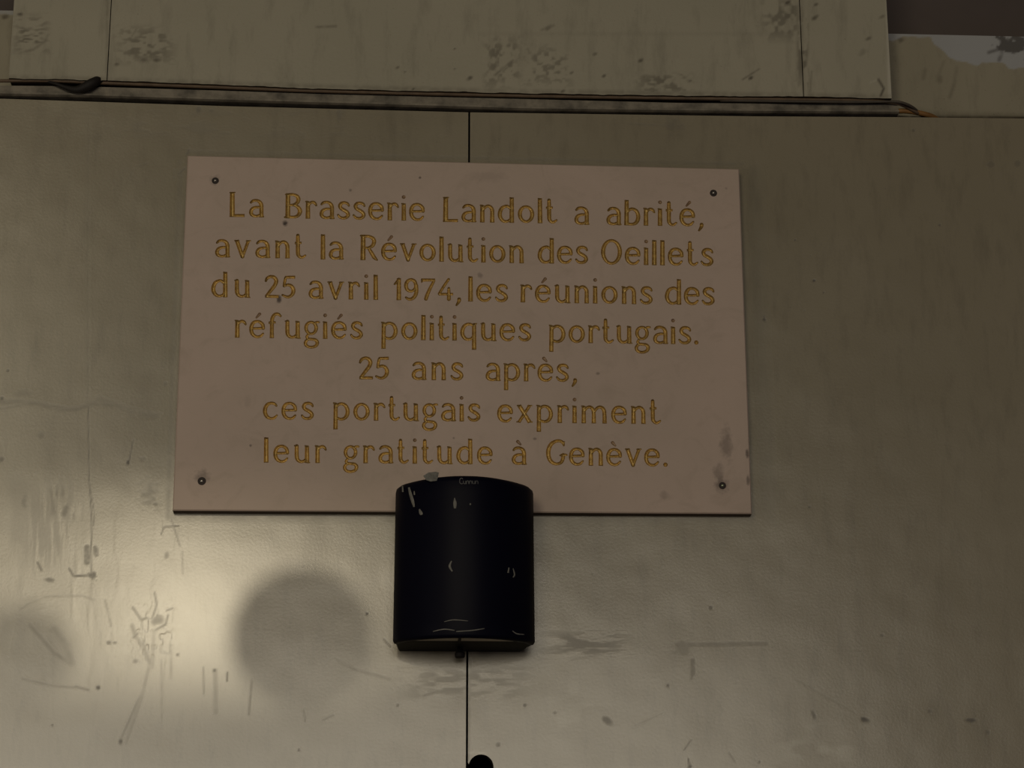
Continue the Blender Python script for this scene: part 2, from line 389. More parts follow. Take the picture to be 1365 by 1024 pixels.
    w.patch(1020, 1160, 960, 1024, .6, 40, 25, .42, ch='p', seed=53); w.patch(20, 120, 780, 830, .5, 30, 12, .45, ch='p', seed=55); w.patch(130, 260, 790, 900, .4, 12, 14, .5, ch='p', seed=57)
    w.patch(170, 240, 790, 900, .22, 9, 16, .5, ch='r', seed=58); w.patch(0, 300, 600, 1024, .10, 16, 70, .5, ch='r', seed=59)

def wear_fascia(w):
    w.line([(-10, 103), (143, 106), (440, 116), (700, 122), (1070, 127), (1190, 129)], 5, .34, 3, nz=.7, ns=6)
    w.patch(15, 70, 15, 75, .50, 16, 5, .48, seed=61); w.line([(28, 70), (45, 66), (60, 55), (64, 46)], 3, .35, 1.5, nz=.4); w.blob(26, 19, 3.5, 2, .6)
    w.patch(148, 240, 30, 90, .42, 12, 6, .5, seed=63); w.blob(208, 80, 5, 3, .6, .5); w.blob(193, 80, 5, 2, .5); w.line([(176, 48), (182, 38)], 2, .3, 1); w.blob(156, 86, 3, 2, .5)
    w.line([(422, 36), (448, 35)], 2.5, .45, 1.5, nz=.4); w.patch(640, 700, 40, 125, .45, 8, 10, .5, seed=65); w.line([(660, 100), (684, 80)], 2.5, .45, 1.4, nz=.5)
    for x, y, r, k in [(530, 90, 3, .5), (551, 119, 2.5, .7), (606, 65, 2, .6), (627, 104, 4, .7), (540, 96, 2, .4), (606, 92, 2, .4), (740, 97, 2, .5), (805, 101, 3, .6), (854, 81, 4, .6),
                       (762, 97, 2.5, .5), (730, 37, 5, .4), (793, 72, 3, .45), (1001, 104, 3, .7), (1086, 24, 5, .6), (1157, 52, 4, .5), (1041, 22, 5, .4), (1070, 70, 4, .5), (1088, 6, 3, .5), (1050, 3, 4, .7), (1150, 70, 6, .25), (1176, 22, 4, .4), (920, 108, 2, .5), (750, 122, 3, .6), (870, 122, 3, .4)]:
        w.blob(x, y, r, r*.6, k, .45, rot=-.5)
    w.line([(990, 106), (1012, 92)], 2, .5, 1, nz=.3); w.line([(722, 40), (738, 34)], 3, .3, 1.4); w.patch(690, 770, 55, 120, .38, 8, 6, .52, seed=67); w.patch(840, 930, 95, 128, .45, 10, 6, .5, seed=69)
    w.patch(1010, 1075, -10, 60, .45, 10, 12, .45, seed=71); w.patch(1060, 1080, 0, 130, .5, 6, 20, .42, seed=73); w.line([(1068, 0), (1069, 70), (1071, 126)], 3, .38, 2, nz=.5); w.line([(1080, 122), (1082, 95)], 2, .3, 1)
    w.line([(1171, 106), (1178, 118), (1174, 128)], 3, .75, 1.2); w.line([(1183, 0), (1185, 100), (1186, 130)], 4, .7, 1.5, ch='p'); w.line([(1160, 110), (1171, 106), (1177, 118)], 2, .4, 1, ch='p')
    w.line([(143, 0), (143, 105)], 3, .3, 2, nz=.4); w.line([(640, 45), (1060, 45)], 3, .10, 3)
    w.patch(20, 1180, 60, 128, .12, 4, 4, .5, ch='r', seed=75); w.patch(20, 1180, -20, 128, .06, 6, 4, .58, ch='r', seed=77)

def plaster_wear_and_shade(w):
    I = (w.x > 1150)
    x, y = w.x, w.y
    edge = np.interp(x, [1190, 1200, 1216, 1240, 1250, 1265, 1290, 1305, 1330, 1350, 1380], [54, 52, 49, 52, 62, 76, 86, 87, 84, 92, 94]) + 5*(vnoise(x, y, 7, 81)-.5)
    w.p = np.where(I, np.clip((edge-y)/1.6, 0, 1)*.85, w.p)
    edge2 = 15 + 5*(vnoise(x, y, 7, 82)-.5); w.p = np.where(x < 60, np.clip((edge2+5-y)/1.6, 0, 1)*.6, w.p)
    # bare flaked patch on the right
    d = np.hypot((x-1347)/26, (y-62)/14) + 1.1*(vnoise(x, y, 8, 83)-.5) + .5*(vnoise(x, y, 3, 84)-.5)
    w.g = np.maximum(w.g, np.where(I, np.clip((1-d)/.25, 0, 1)*.75, 0))
    w.line([(1318, 70), (1330, 66), (1345, 60)], 4, .6, 1.5, nz=.6); w.line([(1332, 80), (1336, 68)], 5, .5, 1.5, nz=.5)
    w.line([(1275, 90), (1272, 112), (1266, 130)], 4, .30, 2, nz=.5); w.blob(1252, 106, 4, 5, .3); w.line([(1233, 94), (1231, 104)], 5, .25, 2); w.line([(1258, 82), (1250, 104)], 3, .2, 2)
    w.line([(1192, 40), (1192, 150)], 10, .25, 6, nz=.3); w.blob(1201, 53, 5, 3, .5); w.line([(1195, 150), (1400, 156)], 5, .3, 3, nz=.5); w.line([(1190, 155.8), (1400, 158.2)], 4.5, .92, 1.0, nz=.2); w.blob(7, 22, 5, 3, .6)  # shade of the board's end and of the panel gap painted as dark lines
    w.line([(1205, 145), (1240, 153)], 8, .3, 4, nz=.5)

def wall_slab(name, x0, x1, z0, z1, d, thick, step, mat, wear_and_shade, zbot=None, xleft=None, xright=None, ztop=None, hole=None, jag=None):
    """an upright slab whose face is a fine grid (it carries wear and painted shade) with plain margins out of sight; d = how far its face stands out"""
    nx = max(2, int(round((x1-x0)/step))+1); nz = max(2, int(round((z1-z0)/step))+1)
    xs = np.linspace(x0, x1, nx); zs = np.linspace(z0, z1, nz)
    X, Z = np.meshgrid(xs, zs)
    if hole:
        hx, hz, hr = hole; dx, dz = X-hx, Z-hz; r = np.hypot(dx, dz); near = np.abs(r-hr) < 0.75*step
        X = np.where(near, hx+dx/np.maximum(r, 1e-9)*hr, X); Z = np.where(near, hz+dz/np.maximum(r, 1e-9)*hr, Z)
    if jag: X, Z = jag(X, Z)
    px, py = pix(X, np.full_like(X, -d), Z)
    w = WearAndShade(px, py); wear_and_shade(w)
    V = np.stack([X, np.full_like(X, -d), Z], -1).reshape(-1, 3)
    i = (np.arange(nz-1)[:, None]*nx + np.arange(nx-1)[None, :]).ravel()
    F = np.stack([i, i+1, i+nx+1, i+nx], 1)
    if hole:
        cxy = V[F].mean(1); F = F[np.hypot(cxy[:, 0]-hx, cxy[:, 2]-hz) > hr]
    V = V.tolist(); F = F.tolist(); nf = len(F)
    g = w.g.ravel().tolist(); p = w.p.ravel().tolist(); rl = w.r.ravel().tolist()
    def add(pts):
        n = len(V); V.extend(pts); F.append([n+k for k in range(len(pts))]); g.extend([0.0]*len(pts)); p.extend([0]*len(pts)); rl.extend([0]*len(pts))
    XL = x0 if xleft is None else xleft; XR = x1 if xright is None else xright; ZB = z0 if zbot is None else zbot; ZT = z1 if ztop is None else ztop
    if ZB < z0: add([(x0, -d, ZB), (x1, -d, ZB), (x1, -d, z0), (x0, -d, z0)])
    if ZT > z1: add([(x0, -d, z1), (x1, -d, z1), (x1, -d, ZT), (x0, -d, ZT)])
    el, er = V[(nz-1)*nx][2], V[nz*nx-1][2]
    if XL < x0: add([(XL, -d, ZB), (x0, -d, ZB), (x0, -d, ZT if ZT > z1 else el), (XL, -d, ZT if ZT > z1 else el)])
    if XR > x1: add([(x1, -d, ZB), (XR, -d, ZB), (XR, -d, ZT if ZT > z1 else er), (x1, -d, ZT if ZT > z1 else er)])
    nface = len(F); b = -d+thick
    # the rim: follow the grid's own border where the grid reaches it
    top = [tuple(V[(nz-1)*nx+k]) for k in range(nx)] if ZT == z1 else [(x0, -d, ZT), (x1, -d, ZT)]
    bot = [tuple(V[k]) for k in range(nx)] if ZB == z0 else [(x0, -d, ZB), (x1, -d, ZB)]
    for row, flip in ((top, 0), (bot, 1)):
        row = ([(XL, -d, row[0][2])] if XL < x0 else []) + row + ([(XR, -d, row[-1][2])] if XR > x1 else [])
        for a, c in zip(row[:-1], row[1:]):
            q = [a, c, (c[0], b, c[2]), (a[0], b, a[2])]; add(q[::-1] if flip else q)
    zl0, zl1, zr0, zr1 = bot[0][2], top[0][2], bot[-1][2], top[-1][2]
    add([(XL, -d, zl1), (XL, b, zl1), (XL, b, zl0), (XL, -d, zl0)]); add([(XR, -d, zr0), (XR, b, zr0), (XR, b, zr1), (XR, -d, zr1)])
    if hole:
        for k in range(32):
            a0, a1 = 2*math.pi*k/32, 2*math.pi*(k+1)/32
            add([(hx+hr*math.cos(a0), -d, hz+hr*math.sin(a0)), (hx+hr*math.cos(a0), b, hz+hr*math.sin(a0)), (hx+hr*math.cos(a1), b, hz+hr*math.sin(a1)), (hx+hr*math.cos(a1), -d, hz+hr*math.sin(a1))])
    else:
        add([(XL, b, ZB), (XL, b, ZT), (XR, b, ZT), (XR, b, ZB)])
    mi = [0]*nface + [1]*(len(F)-nface)
    o = mesh_obj(name, V, F, [mat, M_edge], None, False, {'grime_and_shade': g, 'pale': p, 'relief': rl}, mi)
    return tag(o, kind='structure')

# ------------------------------------------------------------------ the wall
xl, xr = P(-25, 600)[0], P(1395, 300)[0]
SEAM = P(625.5, 148)[0]; gap = 0.0011
ztop_l, ztop_r = P(0, 133)[2], P(1365, 158)[2]
zsee = P(600, 1045)[2]
def top_line(x0, x1):
    """the panels' top edge drops a little to the right"""
    def f(X, Z):
        tl = [(0, 131.5), (300, 141.5), (625, 149.8), (1000, 155), (1195, 156.2), (1365, 158)]
        zt = np.interp(X, [P(*q)[0] for q in tl], [P(*q)[2] for q in tl])
        zm = Z.max(); zn = Z.min()
        return X, zn + (Z-zn)*(zt-zn)/(zm-zn)
    return f
hp = P(640.5, 1022.5); HOLE = (max(hp[0], SEAM+gap+0.0140), hp[2], 0.0133)
STEP = 0.0015
wall_slab('wall_left', xl, SEAM-gap, zsee, ztop_l, 0.0, 0.018, STEP, M_panel, panel_wear_and_shade, zbot=0.0, xleft=-1.6, jag=top_line(0, 0))
wall_slab('wall_right', SEAM+gap, xr, zsee, ztop_l, 0.0, 0.018, STEP, M_panel, panel_wear_and_shade, zbot=0.0, xright=1.9, hole=HOLE, jag=top_line(0, 0))
# black sheet painting the dark depth behind the seam and the round hole
mesh = MB(); mesh.box((SEAM-0.05, 0.05, 0.0), (SEAM+0.12, 0.07, 2.6)); tag(mesh.build('dark_depth_sheet', M_black), kind='structure')

# recessed upper wall, its top edge and the dark space above it
zp_top = P(1280, 47, -0.035)[2]
wall_slab('wall_upper', P(1100, 100, -.035)[0], P(1400, 100, -.035)[0], P(1365, 175, -.035)[2], zp_top, -0.035, 0.02, 0.002, M_plaster, plaster_wear_and_shade, zbot=P(1365, 175, -.035)[2]-0.02, xright=1.9)
zq_top = P(5, 14, -0.035)[2]
wall_slab('wall_upper_left', P(-25, 100, -.035)[0], P(60, 100, -.035)[0], P(0, 150, -.035)[2], zq_top, -0.035, 0.02, 0.002, M_plaster, plaster_wear_and_shade, xleft=-1.6)
mesh = MB(); mesh.box((-1.6, 0.14, 2.3), (1.9, 0.17, 3.4)); tag(mesh.build('wall_recess', M_dark), kind='structure')

# painted boards above the rail: three lengths butted together
def fascia(name, pa, pb, ya, yb):
    x0, x1 = P(pa, 100, .012)[0], P(pb, 100, .012)[0]
    pts = [(-20, 103), (12, 104.5), (143, 107), (300, 113.5), (440, 118.5), (700, 124.5), (900, 127), (1070, 129), (1172, 130.5), (1190, 131)]
    bx = [P(a, b, .012)[0] for a, b in pts]; bz = [P(a, b, .012)[2] for a, b in pts]
    z1 = P(600, -25, .012)[2]; z0 = P(600, 131, .012)[2]
    def jag(X, Z):
        zb = np.interp(X, bx, bz) + 0.0012*(vnoise(X*1000, X*0, 26, 91)-.5) + 0.0007*(vnoise(X*1000, X*0, 7, 92)-.5)
        return X, z1 - (z1-Z)*(z1-zb)/(z1-z0)
    return wall_slab(name, x0, x1, z0, z1, 0.012, 0.03, 0.0017, M_fascia, wear_fascia, ztop=3.3, jag=jag)
fascia('trim_1', 12, 142.4, 0, 0); fascia('trim_2', 143.6, 1069.4, 0, 0); fascia('trim_3', 1070.6, 1187, 0, 0)

# weathered metal rail between boards and panels
rail = MB()
tp = [(-30, 114), (60, 115), (140, 116.5), (300, 121.5), (440, 126), (700, 132.5), (900, 136.5), (1070, 138.5), (1196, 139.5)]
bt = [(-30, 126.5), (60, 128.5), (140, 130.2), (300, 135.5), (440, 139.5), (700, 147), (900, 149.6), (1070, 150.8), (1198, 151.5)]
pv, pf = [], []
for k, (a, b) in enumerate(zip(tp, bt)):
    A, B = P(a[0], a[1], .004), P(b[0], b[1], .004)
    j = 0.0006*random.uniform(-1, 1)
    pv += [(A[0], -.004, A[2]+j), (A[0], .010, A[2]+j), (B[0], .010, B[2]), (B[0], -.004, B[2]), (B[0], -.007, B[2]+.0012), (B[0], -.007, B[2]+.0035), (B[0], -.004, B[2]+.0045)]
    if k:
        n = 7*k
        for i in range(7):
            i2 = (i+1) % 7; pf.append((n-7+i, n-7+i2, n+i2, n+i))
n = len(pv)-7
pf += [tuple(range(7))[::-1], tuple(range(n, n+7))]
tag(mesh_obj('trim_4', pv, pf, M_rail), kind='structure')

# pavement
mesh = MB(); mesh.box((-6, -10, -0.05), (5, 0.2, 0.0)); tag(mesh.build('floor', M_pave), kind='structure')

# ------------------------------------------------------------------ unseen globes on posts, added behind the camera to cast shadows
def shadow_globe_post(x, y, ztop, r, label):
    o = empty('shadow_globe', (x, y, 0)); tag(o, label, 'shadow caster')
    MB().lathe((x, y, 0), [(.09, 0), (.09, .02), (.05, .05), (.016, .12), (.008, ztop-2*r-.04), (.016, ztop-2*r-.02), (.018, ztop-2*r)], axis=(0, 0, 1), n=20).build('shadow_post', M_post, o, True)
    MB().lathe((x, y, ztop-2*r), [(max(r*math.sin(math.pi*k/24), .001), r*(1-math.cos(math.pi*k/24))) for k in range(25)], axis=(0, 0, 1), n=32).build('shadow_globe_ball', M_globe, o, True)
for (cx_, cz_, r_, yy, lab) in ((-0.093, 2.045, .078, -3.0, 'taller unseen globe on a thin post, added to cast a round shadow, nearer the wall'), (-0.395, 2.022, .056, -3.35, 'smaller unseen globe on a thin post, added to cast a round shadow, further from the wall')):
    t_ = (yy-SPOT_AT[1])/(0-SPOT_AT[1]); gx_, gz_ = SPOT_AT[0]+(cx_-SPOT_AT[0])*t_, SPOT_AT[2]+(cz_-SPOT_AT[2])*t_
    shadow_globe_post(gx_, yy, gz_+r_*t_, r_*t_, lab)

# ------------------------------------------------------------------ cables in the gap above the rail
def cable(name, pts, r, mat, label, d=.006):
    path = smooth_path([P(p[0], p[1], p[2] if len(p) > 2 else d) for p in pts], 10)
    return tag(MB().tube(path, r, 10).build(name, mat, None, True), label, 'cable')
cable('electric_cable', [(-30, 108.5), (60, 107.5), (160, 111.5), (300, 116.8), (440, 122), (700, 128), (900, 131), (1070, 133), (1150, 134.2), (1190, 137), (1205, 141, .002), (1222, 150, -.004), (1236, 158, -.022)], .0021, M_brown, 'brown cable running along the whole metal rail under the painted boards', .007)
cable('electric_cable', [(960, 134, .0055), (1070, 135.5), (1140, 136.2), (1185, 135.5), (1203, 137), (1218, 144, .002), (1230, 156, -.022)], .0016, M_grey, 'thin grey cable looping over the right end of the metal rail', .0095)
cable('electric_cable', [(1188, 149, -.006), (1205, 148, -.004), (1222, 150, -.006), (1240, 154.5, -.010), (1252, 161, -.022)], .0032, M_ochre, 'short ochre cable end dipping behind the panel just past the right end of the rail')
path = smooth_path([P(56, 107, .004), P(72, 111, .009), P(88, 116.5, .011), (P(102, 119.5, .012)), P(114, 116, .012), P(124, 110.5, .012), P(133, 107, .008), P(150, 108, .002)], 8)
rr = list(np.interp(np.linspace(0, 1, len(path)), [0, .25, .5, .62, .8, .92, 1], [.0012, .0022, .0052, .0064, .0054, .0036, .0016]))
tag(MB().tube(path, rr, 10).build('electric_cable', M_blackrubber, None, True), 'black taped cable sagging out of the gap over the left end of the rail', 'cable')

# ------------------------------------------------------------------ plaque
TH = 0.014
qc = [np.array(P(*c, TH)) for c in ((250, 207), (985.5, 225), (1002.5, 685), (230, 680.5))]
plaque = empty('commemorative_plaque', tuple((qc[2]+qc[3])/2 * np.array([1, 0, 1])))
tag(plaque, 'pink marble plaque with gilded engraved French text screwed to the cream wall', 'plaque')

# glyphs: strokes in units of one photo pixel, baseline 0, x from 0; entries: ('S', x0,y0,x1,y1,w0,w1) flat ended, ('C', [(x,y,w)...]) round curve, ('D', x,y,r) dot
def arc(cx, cy, rx, ry, a0, a1, wt=5.0, wn=3.8, n=16):
    out = []
    for i in range(n+1):
        a = math.radians(a0+(a1-a0)*i/n); c, s_ = math.cos(a), math.sin(a)
        out.append((cx+rx*c, cy+ry*s_, wn+(wt-wn)*c*c))
    return ('C', out)
XH = 24.0; CH = 33.5; W = 5.8
def stem(x, y0, y1, w=W): return ('S', x, y0, x, y1, w+.5, w-.2)
def gl(w, *st): return (w, list(st))
G = {
 'L': gl(20.5, stem(4, 0, 33.5, 6.2), ('S', 1, 2.0, 20.5, 2.2, 4.0, 4.4), ('C', [(1.0, 32.6, 1.8), (4, 31.8, 3.4), (7.5, 32.8, 1.8)]), ('C', [(1, .9, 1.6), (4, 1.5, 3)])),
 'B': gl(24, stem(5, 0, 33.5, 6), ('C', [(2, 31.6, 2.2), (8, 31.8, 4), (13, 31.6, 4), (17.5, 29.4, 4.8), (19, 25.2, 5.4), (17, 20.6, 4.8), (12, 18, 3.6), (7, 17.6, 3.4)]), ('C', [(7, 17.6, 3.4), (14, 17.6, 3.8), (19, 14.6, 5), (21.2, 9.6, 5.8), (19, 4.4, 5), (14, 2, 4), (6, 1.8, 4), (1, 1.4, 2.4)])),
 'R': gl(25, stem(5, 0, 34, 6.2), ('C', [(1.6, 32.6, 2.2), (8, 32, 4), (13, 31.8, 4), (18, 29.2, 5), (19.6, 24.8, 5.4), (17.6, 19.6, 5), (12.5, 16.8, 3.8), (8, 16.4, 3.6)]), ('C', [(12, 16.6, 4), (16, 10.4, 5), (20, 4, 5), (23.6, .8, 2.8)])),
 'O': gl(28, arc(14, 16.8, 11.2, 15.2, 0, 360, 5.6, 4.0, 32)),
 'G': gl(27, ('C', [(24, 27.5, 3), (22.2, 30.8, 4.2), (17.6, 32.8, 4.2), (12, 31.6, 4.6), (6.8, 27.6, 5.4), (3.8, 20.8, 5.8), (3.6, 13.4, 5.8), (6, 6.6, 5.4), (11, 2.6, 4.6), (16, 2, 4), (20.6, 4, 4.4), (22.8, 8.6, 5), (23.4, 14, 5)]), ('C', [(19.4, 13.2, 2.4), (23.6, 14.2, 4), (28, 14, 2.6)]), ('C', [(24.6, 31.4, 2), (24, 26.6, 2.6)])),
 'a': gl(20, ('C', [(2.8, 19.6, 3), (5.6, 22, 4), (10.5, 22.6, 4), (14.6, 20.6, 4.8), (16.6, 16.6, 5.4), (16.8, 10, 5.4), (16.8, 2.6, 5.4)]), stem(16.8, 0, 6, 5.4), ('C', [(16, 13.4, 3.4), (10, 13.6, 3.8), (5, 11.6, 4.6), (2.8, 7.4, 5), (4, 3.6, 4.8), (8, 1.8, 4), (12.4, 2.2, 3.8), (17, 4.8, 3.4)]), ('C', [(17.4, 1.8, 3.2), (19.6, 1.2, 2)])),
 'r': gl(15.5, stem(4, 0, 23, 5.6), ('C', [(1.2, 23, 2), (4, 22.2, 3.4)]), ('C', [(4.4, 17, 3.6), (7, 21, 4), (10.6, 22.2, 4.2), (13.4, 20.6, 4), (15, 18, 2.8)])),
 's': gl(17, ('C', [(15.6, 18.4, 2.8), (14, 21, 3.8), (10, 22.4, 4.2), (5.6, 21.4, 4.6), (3.6, 18, 5), (5.4, 14.6, 5), (9.6, 12.2, 5), (13.4, 9.4, 5), (14.6, 6, 5), (12.4, 3, 4.6), (8.4, 1.8, 4.2), (4, 2.8, 3.8), (1.2, 6, 2.8)])),
 'e': gl(21, ('C', [(2.6, 12.6, 3.4), (10, 12.8, 3.6), (18.6, 13.2, 3.8)]), ('C', [(18.6, 13.2, 4.6), (17.8, 17.8, 4.8), (14.4, 21.2, 4.4), (10.4, 22.2, 4), (5.8, 20.6, 4.6), (2.9, 15.6, 5.2), (2.7, 9, 5.2), (5.4, 4, 4.8), (10.2, 1.7, 4), (15, 2.6, 3.8), (18.4, 6, 2.8)])),
 'i': gl(7, stem(3.5, 0, 23, 5.6), ('C', [(1, 22.8, 1.8), (3.4, 22, 3)]), ('D', 3.5, 31.5, 2.5)),
 'n': gl(20.5, stem(4, 0, 23, 5.6), ('C', [(1.4, 23, 2), (4, 22.2, 3.2)]), ('C', [(4.4, 15.4, 3.6), (7, 19.8, 4), (11, 22.2, 4.2), (14.8, 20.8, 4.8), (17, 16.8, 5.4), (17.2, 11, 5.4), (17.2, 6, 5.6)]), stem(17.2, 0, 10, 5.6)),
 'm': gl(36, stem(4, 0, 23, 5.4), ('C', [(1.4, 23, 2), (4, 22.2, 3.2)]), ('C', [(4.4, 15.4, 3.6), (7, 19.8, 4), (11, 22, 4.2), (14.6, 20.8, 4.6), (16.8, 17, 5), (17.4, 11, 5.2)]), stem(17.4, 0, 12, 5.4), ('C', [(18, 15.4, 3.6), (21, 19.8, 4), (25, 22, 4.2), (28.8, 20.8, 4.8), (31.2, 16.8, 5.2), (31.6, 11, 5.2)]), stem(31.8, 0, 12, 5.4)),
 'd': gl(22.5, stem(18.6, 0, 34, 5.6), ('C', [(17.6, 18.2, 3.4), (13.6, 21.8, 4), (9.8, 22, 4.2), (5.2, 19.2, 5), (2.8, 13.4, 5.4), (3, 8, 5.4), (6, 3.4, 4.8), (10, 1.8, 4), (14.4, 2.8, 3.8), (18, 6.4, 3.4)]), ('C', [(16.4, 33.6, 1.8), (18.6, 32.6, 3)])),
 'b': gl(21.5, stem(3.4, 0, 34, 5.6), ('C', [(4, 17.6, 3.4), (8, 21.4, 4), (12, 22, 4.2), (16.4, 19.4, 5), (18.8, 13.6, 5.4), (18.4, 8, 5.4), (15.6, 3.4, 4.8), (11.4, 1.8, 4), (7, 2, 3.8), (3, 3.4, 3.4)])),
 'p': gl(23, ('S', 4, -12, 4, 23, 5.8, 5.4), ('C', [(1.2, 23.2, 2), (4, 22.2, 3.2)]), ('C', [(4.4, 17.4, 3.4), (8, 21.4, 4), (12.6, 22.2, 4.2), (17.2, 19.6, 5), (19.8, 13.8, 5.4), (19.4, 8, 5.4), (16.4, 3.4, 4.8), (11.8, 1.7, 4), (7.6, 2.6, 3.8), (4.4, 4.4, 3.2)])),
 'q': gl(22.5, ('S', 18.4, -12, 18.4, 23, 5.8, 5.4), ('C', [(17.8, 20, 3.4), (13.6, 22, 4), (9.6, 22, 4.2), (5.2, 19.2, 5), (2.8, 13.4, 5.4), (3, 8, 5.4), (6, 3.4, 4.8), (10, 1.8, 4), (14.4, 2.8, 3.8), (18, 6.4, 3.4)]), ('C', [(18, 22.2, 3), (21.6, 23, 1.8)])),
 'o': gl(22, arc(11, 11.9, 8.3, 10.0, 0, 360, 5.4, 4.0, 28)),
 'l': gl(7, stem(3.5, 0, 33.5, 5.8), ('C', [(1.4, 33, 1.8), (3.5, 32.2, 3)])),
 't': gl(15, ('C', [(4.6, 31, 4.6), (4.6, 20, 5.4), (4.6, 8, 5.4), (5.4, 4.4, 5), (8, 2, 4.2), (11, 2, 3.8), (14.4, 4.4, 2.8)]), ('S', .4, 20.6, 9.6, 21.2, 3.4, 3.2)),
 'v': gl(21.5, ('S', 3.0, 23.4, 10.8, 1.2, 5.4, 5.0), ('S', 18.8, 23.4, 10.6, 1.2, 4.4, 4.0), ('C', [(.6, 22.8, 2), (5.4, 22.6, 2.4)]), ('C', [(16, 22.6, 2), (21.2, 22.8, 2)]), ('D', 10.7, 1.6, 2.6)),
 'u': gl(21.5, stem(17.6, 0, 23, 5.6), ('C', [(3.9, 22.4, 5.2), (3.9, 9, 5.6), (5.4, 4, 5), (9, 1.8, 4.2), (13, 2.4, 4), (17, 5.8, 3.4)]), ('C', [(1.2, 23, 2), (4, 22.2, 3.2)]), ('C', [(15.2, 23, 1.8), (17.6, 22.2, 3)]), ('C', [(18, 1.1, 3), (21, .6, 1.8)])),
 'f': gl(17, ('C', [(4.6, 3, 5.2), (4.6, 12, 5.2), (4.8, 24, 5.2), (6.6, 29.6, 4.8), (10, 32.4, 4.4), (13.6, 32, 4), (16.2, 29.6, 3)]), ('S', .2, 20.6, 9.8, 21.2, 3.4, 3.2), ('S', 4.6, 0, 4.6, 6, 5.8, 5.4)),
 'g': gl(20.5, arc(9.6, 14.4, 6.8, 7.8, 0, 360, 4.8, 3.8, 24), ('C', [(13.6, 20.6, 3), (17, 22.2, 3.4), (20, 22.2, 3)]), ('C', [(7, 6.8, 3), (4.6, 4.2, 3.4), (4, 1.8, 4), (6.4, -.2, 4), (11, -.6, 4), (15.4, -1.4, 4.4), (17.8, -4.6, 4.8), (16.4, -8.8, 4.4), (11.6, -11, 4), (6.4, -10.8, 4), (2.8, -8.4, 4.4), (2, -5, 4.4), (4, -1.8, 4), (7, -.4, 3.4)])),
 'c': gl(19.5, ('C', [(17.8, 18.6, 2.8), (15.4, 21.2, 3.8), (10.8, 22.2, 4.2), (5.8, 20.2, 4.8), (2.9, 15, 5.4), (2.8, 9, 5.4), (5.6, 3.9, 4.8), (10.4, 1.7, 4), (15, 2.6, 3.8), (18.4, 5.8, 2.8)])),
 'x': gl(21, ('S', 3.2, 23.2, 17.6, .4, 5.4, 5.4), ('S', 17.6, 23.2, 3.0, .4, 4.2, 4.2), ('C', [(1, 22.8, 2), (5.6, 22.6, 2.4)]), ('C', [(15, 22.6, 2), (20, 22.8, 2)]), ('C', [(.6, 1, 2), (5, 1.1, 2)]), ('C', [(15.6, 1.1, 2), (20.6, 1, 2)])),
 '1': gl(10, stem(6.6, 0, 29.5, 5.6), ('C', [(.8, 21.4, 2.4), (3.6, 24, 3.8), (6.4, 28.4, 3.6)])),
 '2': gl(20, ('C', [(2, 22.4, 3), (3.6, 26, 4.2), (8, 28.4, 4.4), (13, 27.4, 5), (15.8, 23, 5.4), (14.2, 17.4, 5.2), (9, 10.4, 4.8), (3, 2.6, 4.2)]), ('S', 1, 2.1, 19.2, 2.1, 4.2, 4.2)),
 '5': gl(19, ('S', 5, 28, 18.4, 28.4, 4, 4.4), ('C', [(5.4, 27.4, 3.6), (4.2, 21, 4), (3.4, 16.4, 3.6)]), ('C', [(3.4, 16, 3.2), (8.4, 18, 4), (13, 16.6, 4.8), (15.8, 12, 5.4), (15.2, 6.6, 5.2), (11.6, 2.8, 4.4), (7, 1.9, 4), (1.4, 4.2, 3)])),
 '9': gl(20, ('C', [(16.6, 19, 4.8), (14.6, 25.4, 4.8), (9.8, 27.8, 4.2), (5, 25.4, 4.8), (3, 20, 5.2), (4.8, 14.4, 4.8), (9.4, 12.4, 4), (14, 14.4, 4), (16.6, 19, 4.8)]), ('C', [(16.8, 20, 4.8), (17, 12, 5.2), (14.8, 5.6, 5), (10.4, 2, 4.4), (6, 2, 4), (3, 4, 2.8)])),
 '7': gl(19.5, ('S', .8, 27.4, 19, 27.8, 4.6, 4.0), ('C', [(17.4, 26.6, 3.6), (12.4, 17, 4.4), (8.4, 8, 5), (6.6, 2.4, 5)]), ('C', [(1.2, 28.4, 2.6), (1, 24.6, 2)])),
 '4': gl(20.5, ('C', [(14.4, 29, 3.6), (8, 19.6, 3.8), (1.6, 9.6, 3.6)]), ('S', .8, 9, 20.4, 9.2, 3.8, 3.6), ('C', [(14.6, 17, 3.6), (14.6, 9, 4.8), (14.6, 2.6, 5.2)])),
 ',': gl(7.5, ('C', [(4.8, 2.6, 5), (4.4, -.4, 4.6), (1.2, -5.4, 2.6)])),
 '.': gl(6.5, ('D', 3.2, 2.6, 2.9)),
 'ACUTE': gl(0, ('C', [(9.4, 27.2, 2.6), (13.6, 32, 4.2)])),
 'GRAVE': gl(0, ('C', [(12, 27.2, 2.8), (8.4, 31, 4.6)])),
}
ACC = {'é': ('e', 'ACUTE'), 'è': ('e', 'GRAVE'), 'à': ('a', 'GRAVE')}
DARK = {'ACUTE', 'GRAVE'}

